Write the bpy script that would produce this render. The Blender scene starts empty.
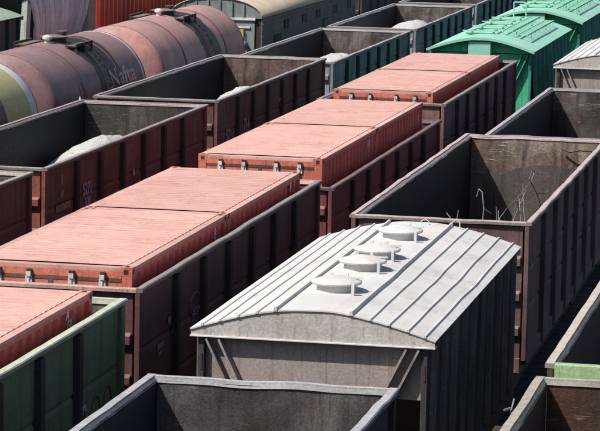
import bpy, bmesh, math, random
from mathutils import Vector, Matrix, noise

# ------------------------------------------------------------------ camera, sky, sun, exposure
scene = bpy.context.scene
COL = scene.collection
CAM_H = 10.05
F_PX, YAW, PITCH, ROLL = 2895.1, -0.198, -0.135, 0.02
fw = Vector((math.sin(YAW) * math.cos(PITCH), math.cos(YAW) * math.cos(PITCH), math.sin(PITCH)))
rt = Vector((math.cos(YAW), -math.sin(YAW), 0))
up = rt.cross(fw)
r2 = rt * math.cos(ROLL) + up * math.sin(ROLL)
u2 = up * math.cos(ROLL) - rt * math.sin(ROLL)
cam_data = bpy.data.cameras.new('camera')
cam = bpy.data.objects.new('camera', cam_data)
COL.objects.link(cam)
cam.matrix_world = Matrix(((r2.x, u2.x, -fw.x, 0), (r2.y, u2.y, -fw.y, 0), (r2.z, u2.z, -fw.z, CAM_H), (0, 0, 0, 1)))
cam_data.sensor_fit = 'HORIZONTAL'
cam_data.sensor_width = 36
cam_data.lens = F_PX / 600 * 36
cam_data.clip_start = 0.5
cam_data.clip_end = 6000
scene.camera = cam
scene.render.resolution_x, scene.render.resolution_y = 1024, 736

SUN_TRAVEL = Vector((0.56, 0.58, -1.0)).normalized()
to_sun = -SUN_TRAVEL
world = bpy.data.worlds.new('World')
scene.world = world
world.use_nodes = True
wn = world.node_tree.nodes
wn.clear()
w_out = wn.new('ShaderNodeOutputWorld')
w_bg = wn.new('ShaderNodeBackground')
w_sky = wn.new('ShaderNodeTexSky')
w_sky.sky_type = 'NISHITA'
w_sky.sun_disc = False
w_sky.sun_elevation = math.asin(to_sun.z)
w_sky.sun_rotation = math.atan2(to_sun.x, to_sun.y)
w_sky.dust_density = 2.0
w_bg.inputs['Strength'].default_value = 0.09
world.node_tree.links.new(w_sky.outputs[0], w_bg.inputs[0])
world.node_tree.links.new(w_bg.outputs[0], w_out.inputs[0])
sun_data = bpy.data.lights.new('sun', 'SUN')
sun_data.energy = 5.0
sun_data.angle = math.radians(0.5)
sun_data.color = (1.0, 0.955, 0.89)
sun = bpy.data.objects.new('sun', sun_data)
COL.objects.link(sun)
sun.rotation_euler = SUN_TRAVEL.to_track_quat('-Z', 'Y').to_euler()
sun.location = (-40, -20, 60)
vs = scene.view_settings
vs.view_transform = 'Standard'
vs.look = 'None'
vs.gamma = 1.0
vs.exposure = 0.26
vs.use_curve_mapping = False

# ------------------------------------------------------------------ helpers
class MB:
    """collects verts and faces, builds ONE mesh object"""
    def __init__(s):
        s.v = []; s.f = []
    def box(s, x0, x1, y0, y1, z0, z1):
        n = len(s.v)
        s.v += [(x0, y0, z0), (x1, y0, z0), (x1, y1, z0), (x0, y1, z0), (x0, y0, z1), (x1, y0, z1), (x1, y1, z1), (x0, y1, z1)]
        s.f += [tuple(n + i for i in q) for q in ((3, 2, 1, 0), (4, 5, 6, 7), (0, 1, 5, 4), (1, 2, 6, 5), (2, 3, 7, 6), (3, 0, 4, 7))]
        return s
    def hexa(s, pts):
        n = len(s.v); s.v += [tuple(p) for p in pts]
        s.f += [tuple(n + i for i in q) for q in ((3, 2, 1, 0), (4, 5, 6, 7), (0, 1, 5, 4), (1, 2, 6, 5), (2, 3, 7, 6), (3, 0, 4, 7))]
        return s
    def bar(s, a, b, w, h=None):
        """square bar from a to b"""
        a, b = Vector(a), Vector(b); h = h or w
        d = (b - a).normalized()
        side = d.cross(Vector((0, 0, 1)))
        if side.length < 1e-3: side = Vector((1, 0, 0))
        side.normalize(); upv = side.cross(d)
        sx, sz = side * w / 2, upv * h / 2
        return s.hexa([a - sx - sz, a + sx - sz, b + sx - sz, b - sx - sz, a - sx + sz, a + sx + sz, b + sx + sz, b - sx + sz])
    def tube(s, pts, r, n=6):
        pts = [Vector(p) for p in pts]; base = len(s.v)
        for i, p in enumerate(pts):
            d = (pts[min(i + 1, len(pts) - 1)] - pts[max(i - 1, 0)]).normalized()
            a = d.cross(Vector((0.13, 0.21, 1))).normalized(); b = d.cross(a)
            for k in range(n):
                t = 2 * math.pi * k / n
                s.v.append(tuple(p + a * math.cos(t) * r + b * math.sin(t) * r))
        for i in range(len(pts) - 1):
            for k in range(n):
                q = base + i * n
                s.f.append((q + k, q + (k + 1) % n, q + n + (k + 1) % n, q + n + k))
        s.f.append(tuple(base + k for k in reversed(range(n))))
        e = base + (len(pts) - 1) * n
        s.f.append(tuple(e + k for k in range(n)))
        return s
    def lathe(s, c, prof, axis='z', n=28):
        """prof: list of (radius, height) along axis"""
        c = Vector(c); base = len(s.v)
        for r, h in prof:
            for k in range(n):
                t = 2 * math.pi * k / n; a, b = r * math.cos(t), r * math.sin(t)
                if axis == 'z': p = (a, b, h)
                elif axis == 'y': p = (b, h, a)
                else: p = (h, a, b)
                s.v.append(tuple(c + Vector(p)))
        for i in range(len(prof) - 1):
            for k in range(n):
                q = base + i * n
                s.f.append((q + k, q + (k + 1) % n, q + n + (k + 1) % n, q + n + k))
        s.f.append(tuple(base + k for k in reversed(range(n))))
        e = base + (len(prof) - 1) * n
        s.f.append(tuple(e + k for k in range(n)))
        return s
    def strip(s, prof, y0, y1, ny=1, fn=None):
        """sweep an open profile of (x, z) from y0 to y1"""
        base = len(s.v); m = len(prof)
        for j in range(ny + 1):
            y = y0 + (y1 - y0) * j / ny
            for x, z in prof:
                p = (x, y, z)
                s.v.append(fn(p) if fn else p)
        for j in range(ny):
            for i in range(m - 1):
                q = base + j * m + i
                s.f.append((q, q + 1, q + m + 1, q + m))
        return s
    def grid(s, o, du, dv, nu, nv, fn=None):
        o, du, dv = Vector(o), Vector(du), Vector(dv); base = len(s.v)
        nrm = du.cross(dv).normalized()
        for j in range(nv + 1):
            for i in range(nu + 1):
                p = o + du * (i / nu) + dv * (j / nv)
                if fn: p = p + nrm * fn(i / nu, j / nv, p)
                s.v.append(tuple(p))
        for j in range(nv):
            for i in range(nu):
                q = base + j * (nu + 1) + i
                s.f.append((q, q + 1, q + nu + 2, q + nu + 1))
        return s
    def mesh(s, name, mat, smooth=False):
        me = bpy.data.meshes.new(name)
        me.from_pydata(s.v, [], s.f); me.update()
        bm = bmesh.new(); bm.from_mesh(me)
        bmesh.ops.recalc_face_normals(bm, faces=bm.faces)
        bm.to_mesh(me); bm.free()
        if mat: me.materials.append(mat)
        if smooth:
            for p in me.polygons: p.use_smooth = True
        return me
    def build(s, name, mat, parent=None, smooth=False, bevel=0, solid=0):
        o = bpy.data.objects.new(name, s.mesh(name, mat, smooth))
        COL.objects.link(o)
        if parent: o.parent = parent
        if solid:
            m = o.modifiers.new('thickness', 'SOLIDIFY'); m.thickness = solid; m.offset = 0
        if bevel:
            m = o.modifiers.new('bevel', 'BEVEL'); m.width = bevel; m.segments = 1; m.limit_method = 'ANGLE'
        return o

def link_mesh(name, me, parent, loc=(0, 0, 0), rz=0):
    o = bpy.data.objects.new(name, me); COL.objects.link(o)
    o.parent = parent; o.location = loc; o.rotation_euler.z = rz
    return o

def thing(name, label, cat, loc=(0, 0, 0), group=None, rz=0):
    o = bpy.data.objects.new(name, None); COL.objects.link(o)
    o.location = loc; o.rotation_euler.z = rz
    o.empty_display_size = 0.3
    o['label'] = label; o['category'] = cat
    if group: o['group'] = group
    return o

def tag(o, label, cat, group=None):
    o['label'] = label; o['category'] = cat
    if group: o['group'] = group
    return o

def nz(x, y, z=0.0):
    return noise.noise(Vector((x, y, z)))

def text(body, size, mat, parent, loc, face='x', name='lettering', stretch=1.0, shear=0.0, bold=0.0):
    cu = bpy.data.curves.new('text', 'FONT')
    cu.body = body; cu.size = size; cu.align_x = 'CENTER'; cu.align_y = 'CENTER'; cu.shear = shear
    cu.offset = bold
    cu.space_line = 0.85
    t = bpy.data.objects.new('text', cu); COL.objects.link(t)
    bpy.context.view_layer.update()
    me = bpy.data.meshes.new_from_object(t.evaluated_get(bpy.context.evaluated_depsgraph_get()))
    bpy.data.objects.remove(t); bpy.data.curves.remove(cu)
    me.materials.clear(); me.materials.append(mat)
    for v in me.vertices:
        x, y = v.co.x * stretch, v.co.y
        v.co = Vector((loc[0], loc[1] + x, loc[2] + y)) if face == 'x' else Vector((loc[0] + x, loc[1], loc[2] + y))
    o = bpy.data.objects.new(name, me); COL.objects.link(o); o.parent = parent
    return o

# ------------------------------------------------------------------ materials
def paint(name, base, base2=None, rust=0.25, rust_col=(0.10, 0.045, 0.028), grime=0.5, grime_col=(0.018, 0.015, 0.014),
          dust=0.0, dust_col=(0.42, 0.38, 0.35), rough=0.7, bump=0.25, scale=1.0, extra=None, vary=0.12, streak=1.0, metal=0.0, mottle=0.22, runs=0.35, scr=0.25, scr_col=None):
    m = bpy.data.materials.new(name); m.use_nodes = True
    nt = m.node_tree; N = nt.nodes; L = nt.links
    bsdf = N['Principled BSDF']
    geo = N.new('ShaderNodeNewGeometry')
    oi = N.new('ShaderNodeObjectInfo')
    def tex(sc, vec_scale=(1, 1, 1), detail=6, roughn=0.6, off=0):
        mp = N.new('ShaderNodeMapping'); mp.inputs['Scale'].default_value = vec_scale; mp.inputs['Location'].default_value = (off, off * 1.7, off * .6)
        L.new(geo.outputs['Position'], mp.inputs['Vector'])
        t = N.new('ShaderNodeTexNoise'); t.inputs['Scale'].default_value = sc * scale; t.inputs['Detail'].default_value = detail
        t.inputs['Roughness'].default_value = roughn
        L.new(mp.outputs[0], t.inputs['Vector'])
        return t.outputs['Fac']
    def ramp(src, a, b, lo=0.0, hi=1.0):
        r = N.new('ShaderNodeMapRange'); r.inputs['From Min'].default_value = a; r.inputs['From Max'].default_value = b
        r.inputs['To Min'].default_value = lo; r.inputs['To Max'].default_value = hi; r.interpolation_type = 'SMOOTHSTEP'
        L.new(src, r.inputs['Value']); return r.outputs[0]
    def math_(op, a, b):
        n = N.new('ShaderNodeMath'); n.operation = op; n.use_clamp = True
        for i, q in enumerate((a, b)):
            if isinstance(q, (int, float)): n.inputs[i].default_value = q
            else: L.new(q, n.inputs[i])
        return n.outputs[0]
    def mix(fac, a, b):
        n = N.new('ShaderNodeMix'); n.data_type = 'RGBA'
        if isinstance(fac, (int, float)): n.inputs[0].default_value = fac
        else: L.new(fac, n.inputs[0])
        for i, q in ((6, a), (7, b)):
            if isinstance(q, tuple): n.inputs[i].default_value = (*q, 1)
            else: L.new(q, n.inputs[i])
        return n.outputs[2]
    big = tex(0.9, detail=5)
    b2 = base2 or tuple(c * 0.6 for c in base)
    col = mix(ramp(big, 0.35, 0.68), base, b2)
    st = tex(5.0, (1, 1, 0.12), detail=4, off=3)
    col = mix(math_('MULTIPLY', ramp(st, 0.45, 0.72), grime * streak), col, grime_col)
    gr = tex(2.3, detail=8, off=7)
    col = mix(math_('MULTIPLY', ramp(gr, 0.42, 0.85), grime * 0.75), col, grime_col)
    rs = tex(3.7, detail=10, roughn=0.68, off=11)
    col = mix(ramp(rs, 0.58 - 0.22 * rust, 0.86 - 0.22 * rust, 0, min(0.9, rust * 1.7)), col, rust_col)
    if runs:
        dr = tex(2.4, (8, 8, 0.30), detail=3, off=61)
        col = mix(math_('MULTIPLY', ramp(dr, 0.57, 0.66), runs), col, tuple(c * 0.45 for c in rust_col))
    if scr:
        sc1 = tex(1.3, (2.2, 2.2, 30), detail=3, off=71); sc2 = tex(1.7, detail=4, off=77)
        col = mix(math_('MULTIPLY', math_('MULTIPLY', ramp(sc1, 0.60, 0.68), ramp(sc2, 0.48, 0.62)), scr), col, scr_col or tuple(min(1, c * 1.9 + 0.03) for c in base))
    if dust:
        sep = N.new('ShaderNodeSeparateXYZ'); L.new(geo.outputs['Normal'], sep.inputs[0])
        upm = ramp(sep.outputs['Z'], 0.45, 0.95)
        dn = ramp(tex(6.0, detail=8, off=15), 0.22, 0.62, 0.45, 1.0)
        col = mix(math_('MULTIPLY', math_('MULTIPLY', upm, dn), dust), col, dust_col)
    if extra: col = extra(N, L, geo, col, mix, ramp, math_, tex)
    if mottle:
        mo = ramp(tex(24.0, detail=6, roughn=0.7, off=51), 0.30, 0.70, 1 - mottle, 1 + mottle * 0.7)
        sc_ = N.new('ShaderNodeVectorMath'); sc_.operation = 'SCALE'; L.new(col, sc_.inputs[0]); L.new(mo, sc_.inputs['Scale']); col = sc_.outputs[0]
    hsv = N.new('ShaderNodeHueSaturation'); L.new(col, hsv.inputs['Color'])
    L.new(ramp(oi.outputs['Random'], 0, 1, 1 - vary, 1 + vary), hsv.inputs['Value'])
    fine = tex(38, detail=4, off=21)
    L.new(hsv.outputs[0], bsdf.inputs['Base Color'])
    L.new(ramp(fine, 0.3, 0.7, rough - 0.12, min(1, rough + 0.15)), bsdf.inputs['Roughness'])
    bsdf.inputs['Metallic'].default_value = metal
    bsdf.inputs['Specular IOR Level'].default_value = 0.3
    if bump:
        bp = N.new('ShaderNodeBump'); bp.inputs['Strength'].default_value = bump; bp.inputs['Distance'].default_value = 0.02
        L.new(math_('ADD', math_('MULTIPLY', fine, 0.4), math_('MULTIPLY', rs, 0.6)), bp.inputs['Height'])
        L.new(bp.outputs[0], bsdf.inputs['Normal'])
    return m

M = {}
def roof_marks(N, L, geo, col, mix, ramp, math_, tex):
    # broken thin scrapes running across the roof, faded puddle rings
    a = tex(1.2, (0.9, 16, 1), detail=4, off=81); b = tex(0.9, detail=4, off=85)
    col = mix(math_('MULTIPLY', math_('MULTIPLY', ramp(a, 0.56, 0.63), ramp(b, 0.40, 0.58)), 0.6), col, (0.30, 0.13, 0.10))
    c = tex(1.6, (1, 1, 1), detail=6, off=91)
    ring = math_('MULTIPLY', ramp(c, 0.52, 0.56), ramp(c, 0.56, 0.60, 1.0, 0.0))
    col = mix(math_('MULTIPLY', ring, 0.35), col, (0.36, 0.19, 0.15))
    d = tex(5.0, detail=8, roughn=0.7, off=93)
    col = mix(math_('MULTIPLY', ramp(d, 0.63, 0.70), 0.7), col, (0.24, 0.10, 0.065))
    return mix(math_('MULTIPLY', ramp(c, 0.60, 0.66), 0.25), col, (0.68, 0.47, 0.41))
def cargo_dust(N, L, geo, col, mix, ramp, math_, tex):
    # cement spilt round the hatches, brown water marks
    a = tex(1.1, detail=8, roughn=0.7, off=95); b = tex(4.5, (1, 0.25, 1), detail=6, off=97)
    col = mix(math_('MULTIPLY', ramp(b, 0.55, 0.75), 0.28), col, (0.34, 0.31, 0.28))
    col = mix(math_('MULTIPLY', math_('MULTIPLY', ramp(a, 0.55, 0.60), ramp(a, 0.60, 0.68, 1.0, 0.0)), 0.35), col, (0.30, 0.27, 0.24))
    d = tex(16.0, detail=4, off=99)
    return mix(math_('MULTIPLY', ramp(d, 0.66, 0.72), 0.55), col, (0.22, 0.2, 0.19))
M['cont_roof'] = paint('container_roof_paint', (0.53, 0.285, 0.24), (0.57, 0.34, 0.295), rust=0.2, rust_col=(0.40, 0.2, 0.16), runs=0, scr=0, extra=roof_marks, grime=0.16, grime_col=(0.25, 0.11, 0.09), dust=0.35, dust_col=(0.58, 0.35, 0.30), rough=0.75, bump=0.12, vary=0.10, streak=0.2, mottle=0.10)
M['cont_side'] = paint('container_side_paint', (0.72, 0.13, 0.10), (0.64, 0.11, 0.085), rust=0.08, grime=0.20, rough=0.55, bump=0.12, vary=0.05, dust=0.6, dust_col=(0.5, 0.3, 0.25), runs=0.2)
M['cont_end'] = paint('container_door_paint', (0.58, 0.17, 0.115), (0.48, 0.13, 0.09), rust=0.14, grime=0.25, rough=0.6, bump=0.12, vary=0.05, dust=0.6, dust_col=(0.55, 0.36, 0.3))
M['wall_shade'] = paint('shade_darkened_steel', (0.009, 0.009, 0.010), (0.015, 0.0145, 0.015), runs=0.2, scr=0.15, rust=0.12, grime=0.3, rough=0.7, bump=0.5, vary=0.05)  # near-black base puts the shade on the inner side walls into the colour
M['wall_shade_brown'] = paint('shade_brown_steel', (0.05, 0.034, 0.03), (0.035, 0.026, 0.024), rust=0.2, grime=0.4, bump=0.5, vary=0.05)  # brownish version, wall shade likewise held in the base colour
M['gasket'] = paint('door_gasket_rubber', (0.13, 0.075, 0.055), rust=0.1, grime=0.4, rough=0.8)
M['galv'] = paint('galvanised_steel', (0.66, 0.62, 0.60), (0.55, 0.52, 0.5), rust=0.15, grime=0.2, rough=0.5, bump=0.1)
M['dark_gap'] = paint('casting_shadowed_iron', (0.05, 0.03, 0.028), rust=0.2, grime=0.4)
M['white_mark'] = paint('white_stencil_paint', (0.80, 0.77, 0.79), (0.7, 0.66, 0.68), rust=0.15, grime=0.2, rough=0.7, bump=0, scale=3)
M['worn_mark'] = paint('worn_stencil_paint', (0.48, 0.42, 0.46), (0.36, 0.30, 0.34), rust=0.3, grime=0.3, rough=0.8, bump=0, scale=3)
M['graf_mark'] = paint('faint_spray_paint', (0.26, 0.20, 0.24), (0.2, 0.14, 0.18), rust=0.3, grime=0.4, bump=0)
M['tan_mark'] = paint('tan_stencil_paint', (0.36, 0.26, 0.15), (0.26, 0.18, 0.11), rust=0.4, grime=0.5, bump=0, scale=3)
M['red_mark'] = paint('red_spray_paint', (0.20, 0.05, 0.045), (0.14, 0.045, 0.04), rust=0.3, grime=0.3, bump=0)
M['tank_mark'] = paint('tank_stencil_paint', (0.80, 0.58, 0.45), (0.66, 0.45, 0.35), runs=0.5, scr=0, rust=0.1, grime=0.05, bump=0, scale=3)
M['seam'] = paint('dirty_weld_seam', (0.16, 0.09, 0.088), (0.2, 0.11, 0.1), rust=0.2, grime=0.4, rough=0.85)
M['iron'] = paint('running_gear_iron', (0.045, 0.035, 0.032), (0.07, 0.045, 0.035), rust=0.35, grime=0.6, rough=0.8, dust=0.3)
M['wheel'] = paint('wheel_steel', (0.09, 0.075, 0.07), rust=0.4, grime=0.5, rough=0.6)
M['wire'] = paint('dull_wire', (0.26, 0.245, 0.24), rust=0.3, grime=0.3)
gm = bpy.data.materials.new('pale_gravel'); gm.use_nodes = True
_n, _l = gm.node_tree.nodes, gm.node_tree.links
_v = _n.new('ShaderNodeTexVoronoi'); _v.inputs['Scale'].default_value = 34
_g = _n.new('ShaderNodeNewGeometry'); _l.new(_g.outputs['Position'], _v.inputs['Vector'])
_r = _n.new('ShaderNodeValToRGB'); _r.color_ramp.elements[0].color = (0.30, 0.295, 0.29, 1); _r.color_ramp.elements[1].color = (0.50, 0.49, 0.475, 1)
_l.new(_v.outputs['Color'], _r.inputs[0]); _l.new(_r.outputs[0], _n['Principled BSDF'].inputs['Base Color'])
_b = _n.new('ShaderNodeBump'); _b.inputs['Strength'].default_value = 0.35; _b.inputs['Distance'].default_value = 0.03
_l.new(_v.outputs['Distance'], _b.inputs['Height']); _l.new(_b.outputs[0], _n['Principled BSDF'].inputs['Normal'])
_n['Principled BSDF'].inputs['Roughness'].default_value = 0.95
M['gravel'] = gm
M['ballast'] = paint('track_ballast', (0.06, 0.052, 0.047), (0.045, 0.038, 0.035), rust=0.2, grime=0.5, rough=0.95, bump=1.0, scale=4)
M['rail'] = paint('rail_steel', (0.16, 0.11, 0.085), rust=0.4, grime=0.3, rough=0.5)
M['sleeper'] = paint('timber_sleeper', (0.055, 0.045, 0.038), rust=0.1, grime=0.5)

# ------------------------------------------------------------------ ground and tracks
TRACKS = {'U': -25.95, 'T': -21.5, 'O': -17.07, 'C': -11.63, 'H': -7.245, 'R': -2.40}
g = MB().grid((-900, -300, -0.42), (1800, 0, 0), (0, 3000, 0), 8, 12).build('ground', M['ballast'])
g['kind'] = 'structure'
for k, x in TRACKS.items():
    t = bpy.data.objects.new('railway_track', None); COL.objects.link(t); t.location = (x, 0, 0); t['kind'] = 'structure'
    MB().hexa([(-1.7, -20, -0.41), (1.7, -20, -0.41), (1.7, 260, -0.41), (-1.7, 260, -0.41), (-1.35, -20, -0.21), (1.35, -20, -0.21), (1.35, 260, -0.21), (-1.35, 260, -0.21)]).build('ballast_bed', M['ballast'], t)
    sl = MB()
    for i in range(440): sl.box(-1.3, 1.3, -15 + i * 0.55, -14.75 + i * 0.55, -0.215, -0.203)
    o = sl.build('sleepers', M['sleeper'], t); o['kind'] = 'stuff'
    for sx in (-0.795, 0.795):
        r = MB().box(sx - 0.036, sx + 0.036, -20, 260, -0.04, 0.0); r.box(sx - 0.01, sx + 0.01, -20, 260, -0.15, -0.04); r.box(sx - 0.065, sx + 0.065, -20, 260, -0.164, -0.15)
        r.build('rail', M['rail'], t)

# ------------------------------------------------------------------ running gear, shared meshes
side_frame_me = MB().hexa([(-0.08, -1.25, 0.42), (0.08, -1.25, 0.42), (0.08, 1.25, 0.42), (-0.08, 1.25, 0.42), (-0.08, -1.2, 0.62), (0.08, -1.2, 0.62), (0.08, 1.2, 0.62), (-0.08, 1.2, 0.62)]) \
    .hexa([(-0.09, -0.45, 0.2), (0.09, -0.45, 0.2), (0.09, 0.45, 0.2), (-0.09, 0.45, 0.2), (-0.09, -0.75, 0.45), (0.09, -0.75, 0.45), (0.09, 0.75, 0.45), (-0.09, 0.75, 0.45)]).mesh('side_frame', M['iron'])
bolster_me = MB().box(-1.0, 1.0, -0.25, 0.25, 0.45, 0.82).mesh('bogie', M['iron'])
wheel_me = MB().lathe((0, 0, 0), [(0.12, -0.09), (0.44, -0.07), (0.44, 0.05), (0.475, 0.055), (0.475, 0.08), (0.12, 0.1)], 'x', 20).mesh('wheel', M['wheel'])
axle_me = MB().lathe((0, 0, 0), [(0.07, -0.7), (0.07, 0.7)], 'x', 8).mesh('axle', M['wheel'])
coupler_me = MB().box(-0.1, 0.1, -0.55, 0.0, 0.93, 1.13).box(-0.2, 0.16, -0.66, -0.45, 0.86, 1.2).mesh('coupler', M['iron'])

def running_gear(t, half, bogie=None):
    bogie = bogie or half - 2.0
    for s in (-1, 1):
        b = link_mesh('bogie', bolster_me, t, (0, s * bogie, 0))
        for sx in (-1, 1):
            link_mesh('side_frame', side_frame_me, b, (sx * 1.02, 0, 0))
            for sy in (-0.92, 0.92): link_mesh('wheel', wheel_me, b, (sx * 0.79, sy, 0.475), 0 if sx < 0 else math.pi)
        for sy in (-0.92, 0.92): link_mesh('axle', axle_me, b, (0, sy, 0.475))
        link_mesh('coupler', coupler_me, t, (0, s * half, 0), 0 if s < 0 else math.pi)

# ------------------------------------------------------------------ gondola wagons
def gondola(label, X, y0, y1, zr, mats, W=3.13, seed=0, wob=0.008, dent=0.02, rimw=0.095, group='open gondola wagons', end_in=None, rimh=0.06, ends=None, wall_shade=None):
    """open-top gondola wagon; X track centre, y0..y1 body, zr rim height"""
    outer, inner, rim = mats[0], mats[1], mats[2]
    wall_shade = wall_shade or M['wall_shade']
    postm = mats[3] if len(mats) > 3 else outer
    L = y1 - y0; h = L / 2
    t = thing('gondola_wagon', label, 'gondola wagon', (X, (y0 + y1) / 2, 0), group)
    zf = 1.30
    xi = W / 2 - 0.155           # inner face of wall
    xo = W / 2 - 0.095           # outer face of sheets
    end = 2.25 * L / 13.2
    n_mid = 5
    bays = [-h] + [-h + end + (L - 2 * end) * i / n_mid for i in range(n_mid + 1)] + [h]
    def dn(sd, k, inward):
        def f(u, v, p):
            e = min(u, 1 - u, 0.12) / 0.12 * (1 - v ** 5)
            return inward * max(-0.006, dent * k * e * (0.25 + nz(p.x * 1.3 + sd + p.y * 1.1, p.z * 1.6, sd) + 0.5 * nz(p.y * 3.1 + p.x * 2.9, p.z * 3.3 + sd, sd)))
        return f
    # floor
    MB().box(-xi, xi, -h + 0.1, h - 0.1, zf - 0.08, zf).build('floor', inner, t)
    MB().box(-0.25, 0.25, -h + 0.02, h - 0.02, 0.82, zf - 0.085).build('centre_sill', M['iron'], t)
    for s in (-1, 1):
        MB().grid((s * xi, -h + 0.11, zf), (0, L - 0.22, 0), (0, 0, zr - 0.05 - zf), 44, 8, dn(seed + s, 1.0, -s)).build('inner_wall', wall_shade, t, smooth=True)
        # outer pressed panels
        for i in range(len(bays) - 1):
            a, b = bays[i] + 0.005, bays[i + 1] - 0.005
            m = MB(); zs = [zf - 0.12, zf + 0.55, zf + 0.60, zf + 0.66, zf + 1.2, zf + 1.26, zf + 1.32, zr - 0.07]
            off = [0, 0, -0.022, 0, 0, -0.022, 0, 0]
            ny = 8; base = 0
            for j in range(ny + 1):
                y = a + (b - a) * j / ny
                for z, q in zip(zs, off):
                    bul = 0.009 * nz(y * 1.7 + seed * 3, z * 2, s)
                    m.v.append((s * (xo + q + bul), y, z))
            for j in range(ny):
                for k in range(len(zs) - 1):
                    q = j * len(zs) + k
                    m.f.append((q, q + 1, q + len(zs) + 1, q + len(zs)))
            m.build('side_panel', outer, t, solid=0.01)
        # posts, omega section
        for i, y in enumerate(bays):
            if i in (0, len(bays) - 1):
                d = 0.16
                ya, yb = (y, y + d) if i == 0 else (y - d, y)
                MB().box(s * (xo - 0.02), s * (W / 2 - 0.03), ya, yb, zf - 0.25, zr - 0.02).build('corner_post', outer, t, bevel=0.012)
            else:
                m = MB(); w0, w1 = 0.15, 0.095; xa, xb = s * (xo - 0.012), s * (W / 2 - 0.012)
                m.hexa([(xa, y - w0, zf - 0.3), (xb, y - w1, zf - 0.3), (xb, y + w1, zf - 0.3), (xa, y + w0, zf - 0.3),
                        (xa, y - w0, zr - 0.13), (xb, y - w1, zr - 0.13), (xb, y + w1, zr - 0.13), (xa, y + w0, zr - 0.13)])
                m.build('side_post', postm, t, bevel=0.01)
        MB().box(s * (xo - 0.05), s * (W / 2 - 0.045), -h + 0.17, h - 0.17, zf - 0.34, zf - 0.12).build('bottom_rail', outer, t)
        # rim, slightly bent
        m = MB(); nseg = 36
        for j in range(nseg + 1):
            y = -h - 0.005 + (L + 0.01) * j / nseg
            dx = wob * (1.6 * nz(y * 0.55 + seed * 5, s * 3) + 0.8 * nz(y * 1.9 + seed, s * 7)); dz = wob * (1.3 * nz(y * 0.7 + seed * 9, s * 5) + 0.7 * nz(y * 2.3, s + seed))
            if s * 0 + min(h + y, h - y) < 0.3: dx = dz = 0
            for px, pz in ((-0.165 + rimw / 2, -0.07), (rimw / 2, -0.06), (rimw / 2, -0.015), (rimw / 2 - 0.015, 0), (-rimw / 2, 0), (-rimw / 2 - 0.012, -0.02)):
                m.v.append((s * (W / 2 - rimw / 2 + px) + dx, y, zr + pz + dz))
        for j in range(nseg):
            for k in range(6):
                q = j * 6
                m.f.append((q + k, q + (k + 1) % 6, q + 6 + (k + 1) % 6, q + 6 + k))
        m.f.append((0, 1, 2, 3, 4, 5)); e = nseg * 6; m.f.append((e, e + 1, e + 2, e + 3, e + 4, e + 5))
        m.build('side_rim', rim, t)
    for s in (-1, 1):
        em = end_in or inner
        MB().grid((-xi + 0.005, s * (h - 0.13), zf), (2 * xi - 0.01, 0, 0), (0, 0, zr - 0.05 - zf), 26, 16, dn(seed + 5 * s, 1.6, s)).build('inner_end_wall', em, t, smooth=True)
        MB().box(-xo + 0.06, xo - 0.06, *sorted((s * (h - 0.075), s * (h - 0.055))), zf - 0.2, zr - 0.06).build('end_sheet', outer, t)
        # end rim
        m = MB(); nseg = 16; wx = W / 2 - rimw - 0.004
        for j in range(nseg + 1):
            x = -wx + 2 * wx * j / nseg
            e = 0 if min(wx + x, wx - x) < 0.15 else 1
            dz = e * wob * 1.5 * nz(x * 1.4 + seed, s * 4 + 2); dy = e * wob * 1.3 * nz(x * 1.1, seed + s)
            for py, pz in ((0.005, -rimh), (0.005, -0.015), (-0.01, 0), (-rimw + 0.01, 0), (-rimw, -0.02), (-0.15, -rimh - 0.01)):
                m.v.append((x, s * (h + py) + dy, zr - 0.004 + pz + dz))
        for j in range(nseg):
            for k in range(6):
                q = j * 6
                m.f.append((q + k, q + (k + 1) % 6, q + 6 + (k + 1) % 6, q + 6 + k))
        m.f.append((0, 1, 2, 3, 4, 5)); e = nseg * 6; m.f.append((e, e + 1, e + 2, e + 3, e + 4, e + 5))
        m.build('end_rim', ends or rim, t)
        for z in (zf + 0.25, zf + 0.85, zf + 1.45):
            if z < zr - 0.3:
                MB().hexa([(-xo + 0.08, s * (h - 0.056), z - 0.09), (xo - 0.08, s * (h - 0.056), z - 0.09), (xo - 0.08, s * (h - 0.056), z + 0.10), (-xo + 0.08, s * (h - 0.056), z + 0.10),
                           (-xo + 0.08, s * (h + 0.03), z - 0.06), (xo - 0.08, s * (h + 0.03), z - 0.06), (xo - 0.08, s * (h + 0.03), z + 0.06), (-xo + 0.08, s * (h + 0.03), z + 0.06)]).build('end_beam', outer, t)
        MB().box(-xo + 0.05, xo - 0.05, *sorted((s * (h - 0.09), s * (h + 0.02))), zf - 0.45, zf - 0.205).build('buffer_beam', outer, t)
    running_gear(t, h)
    return t

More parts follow.
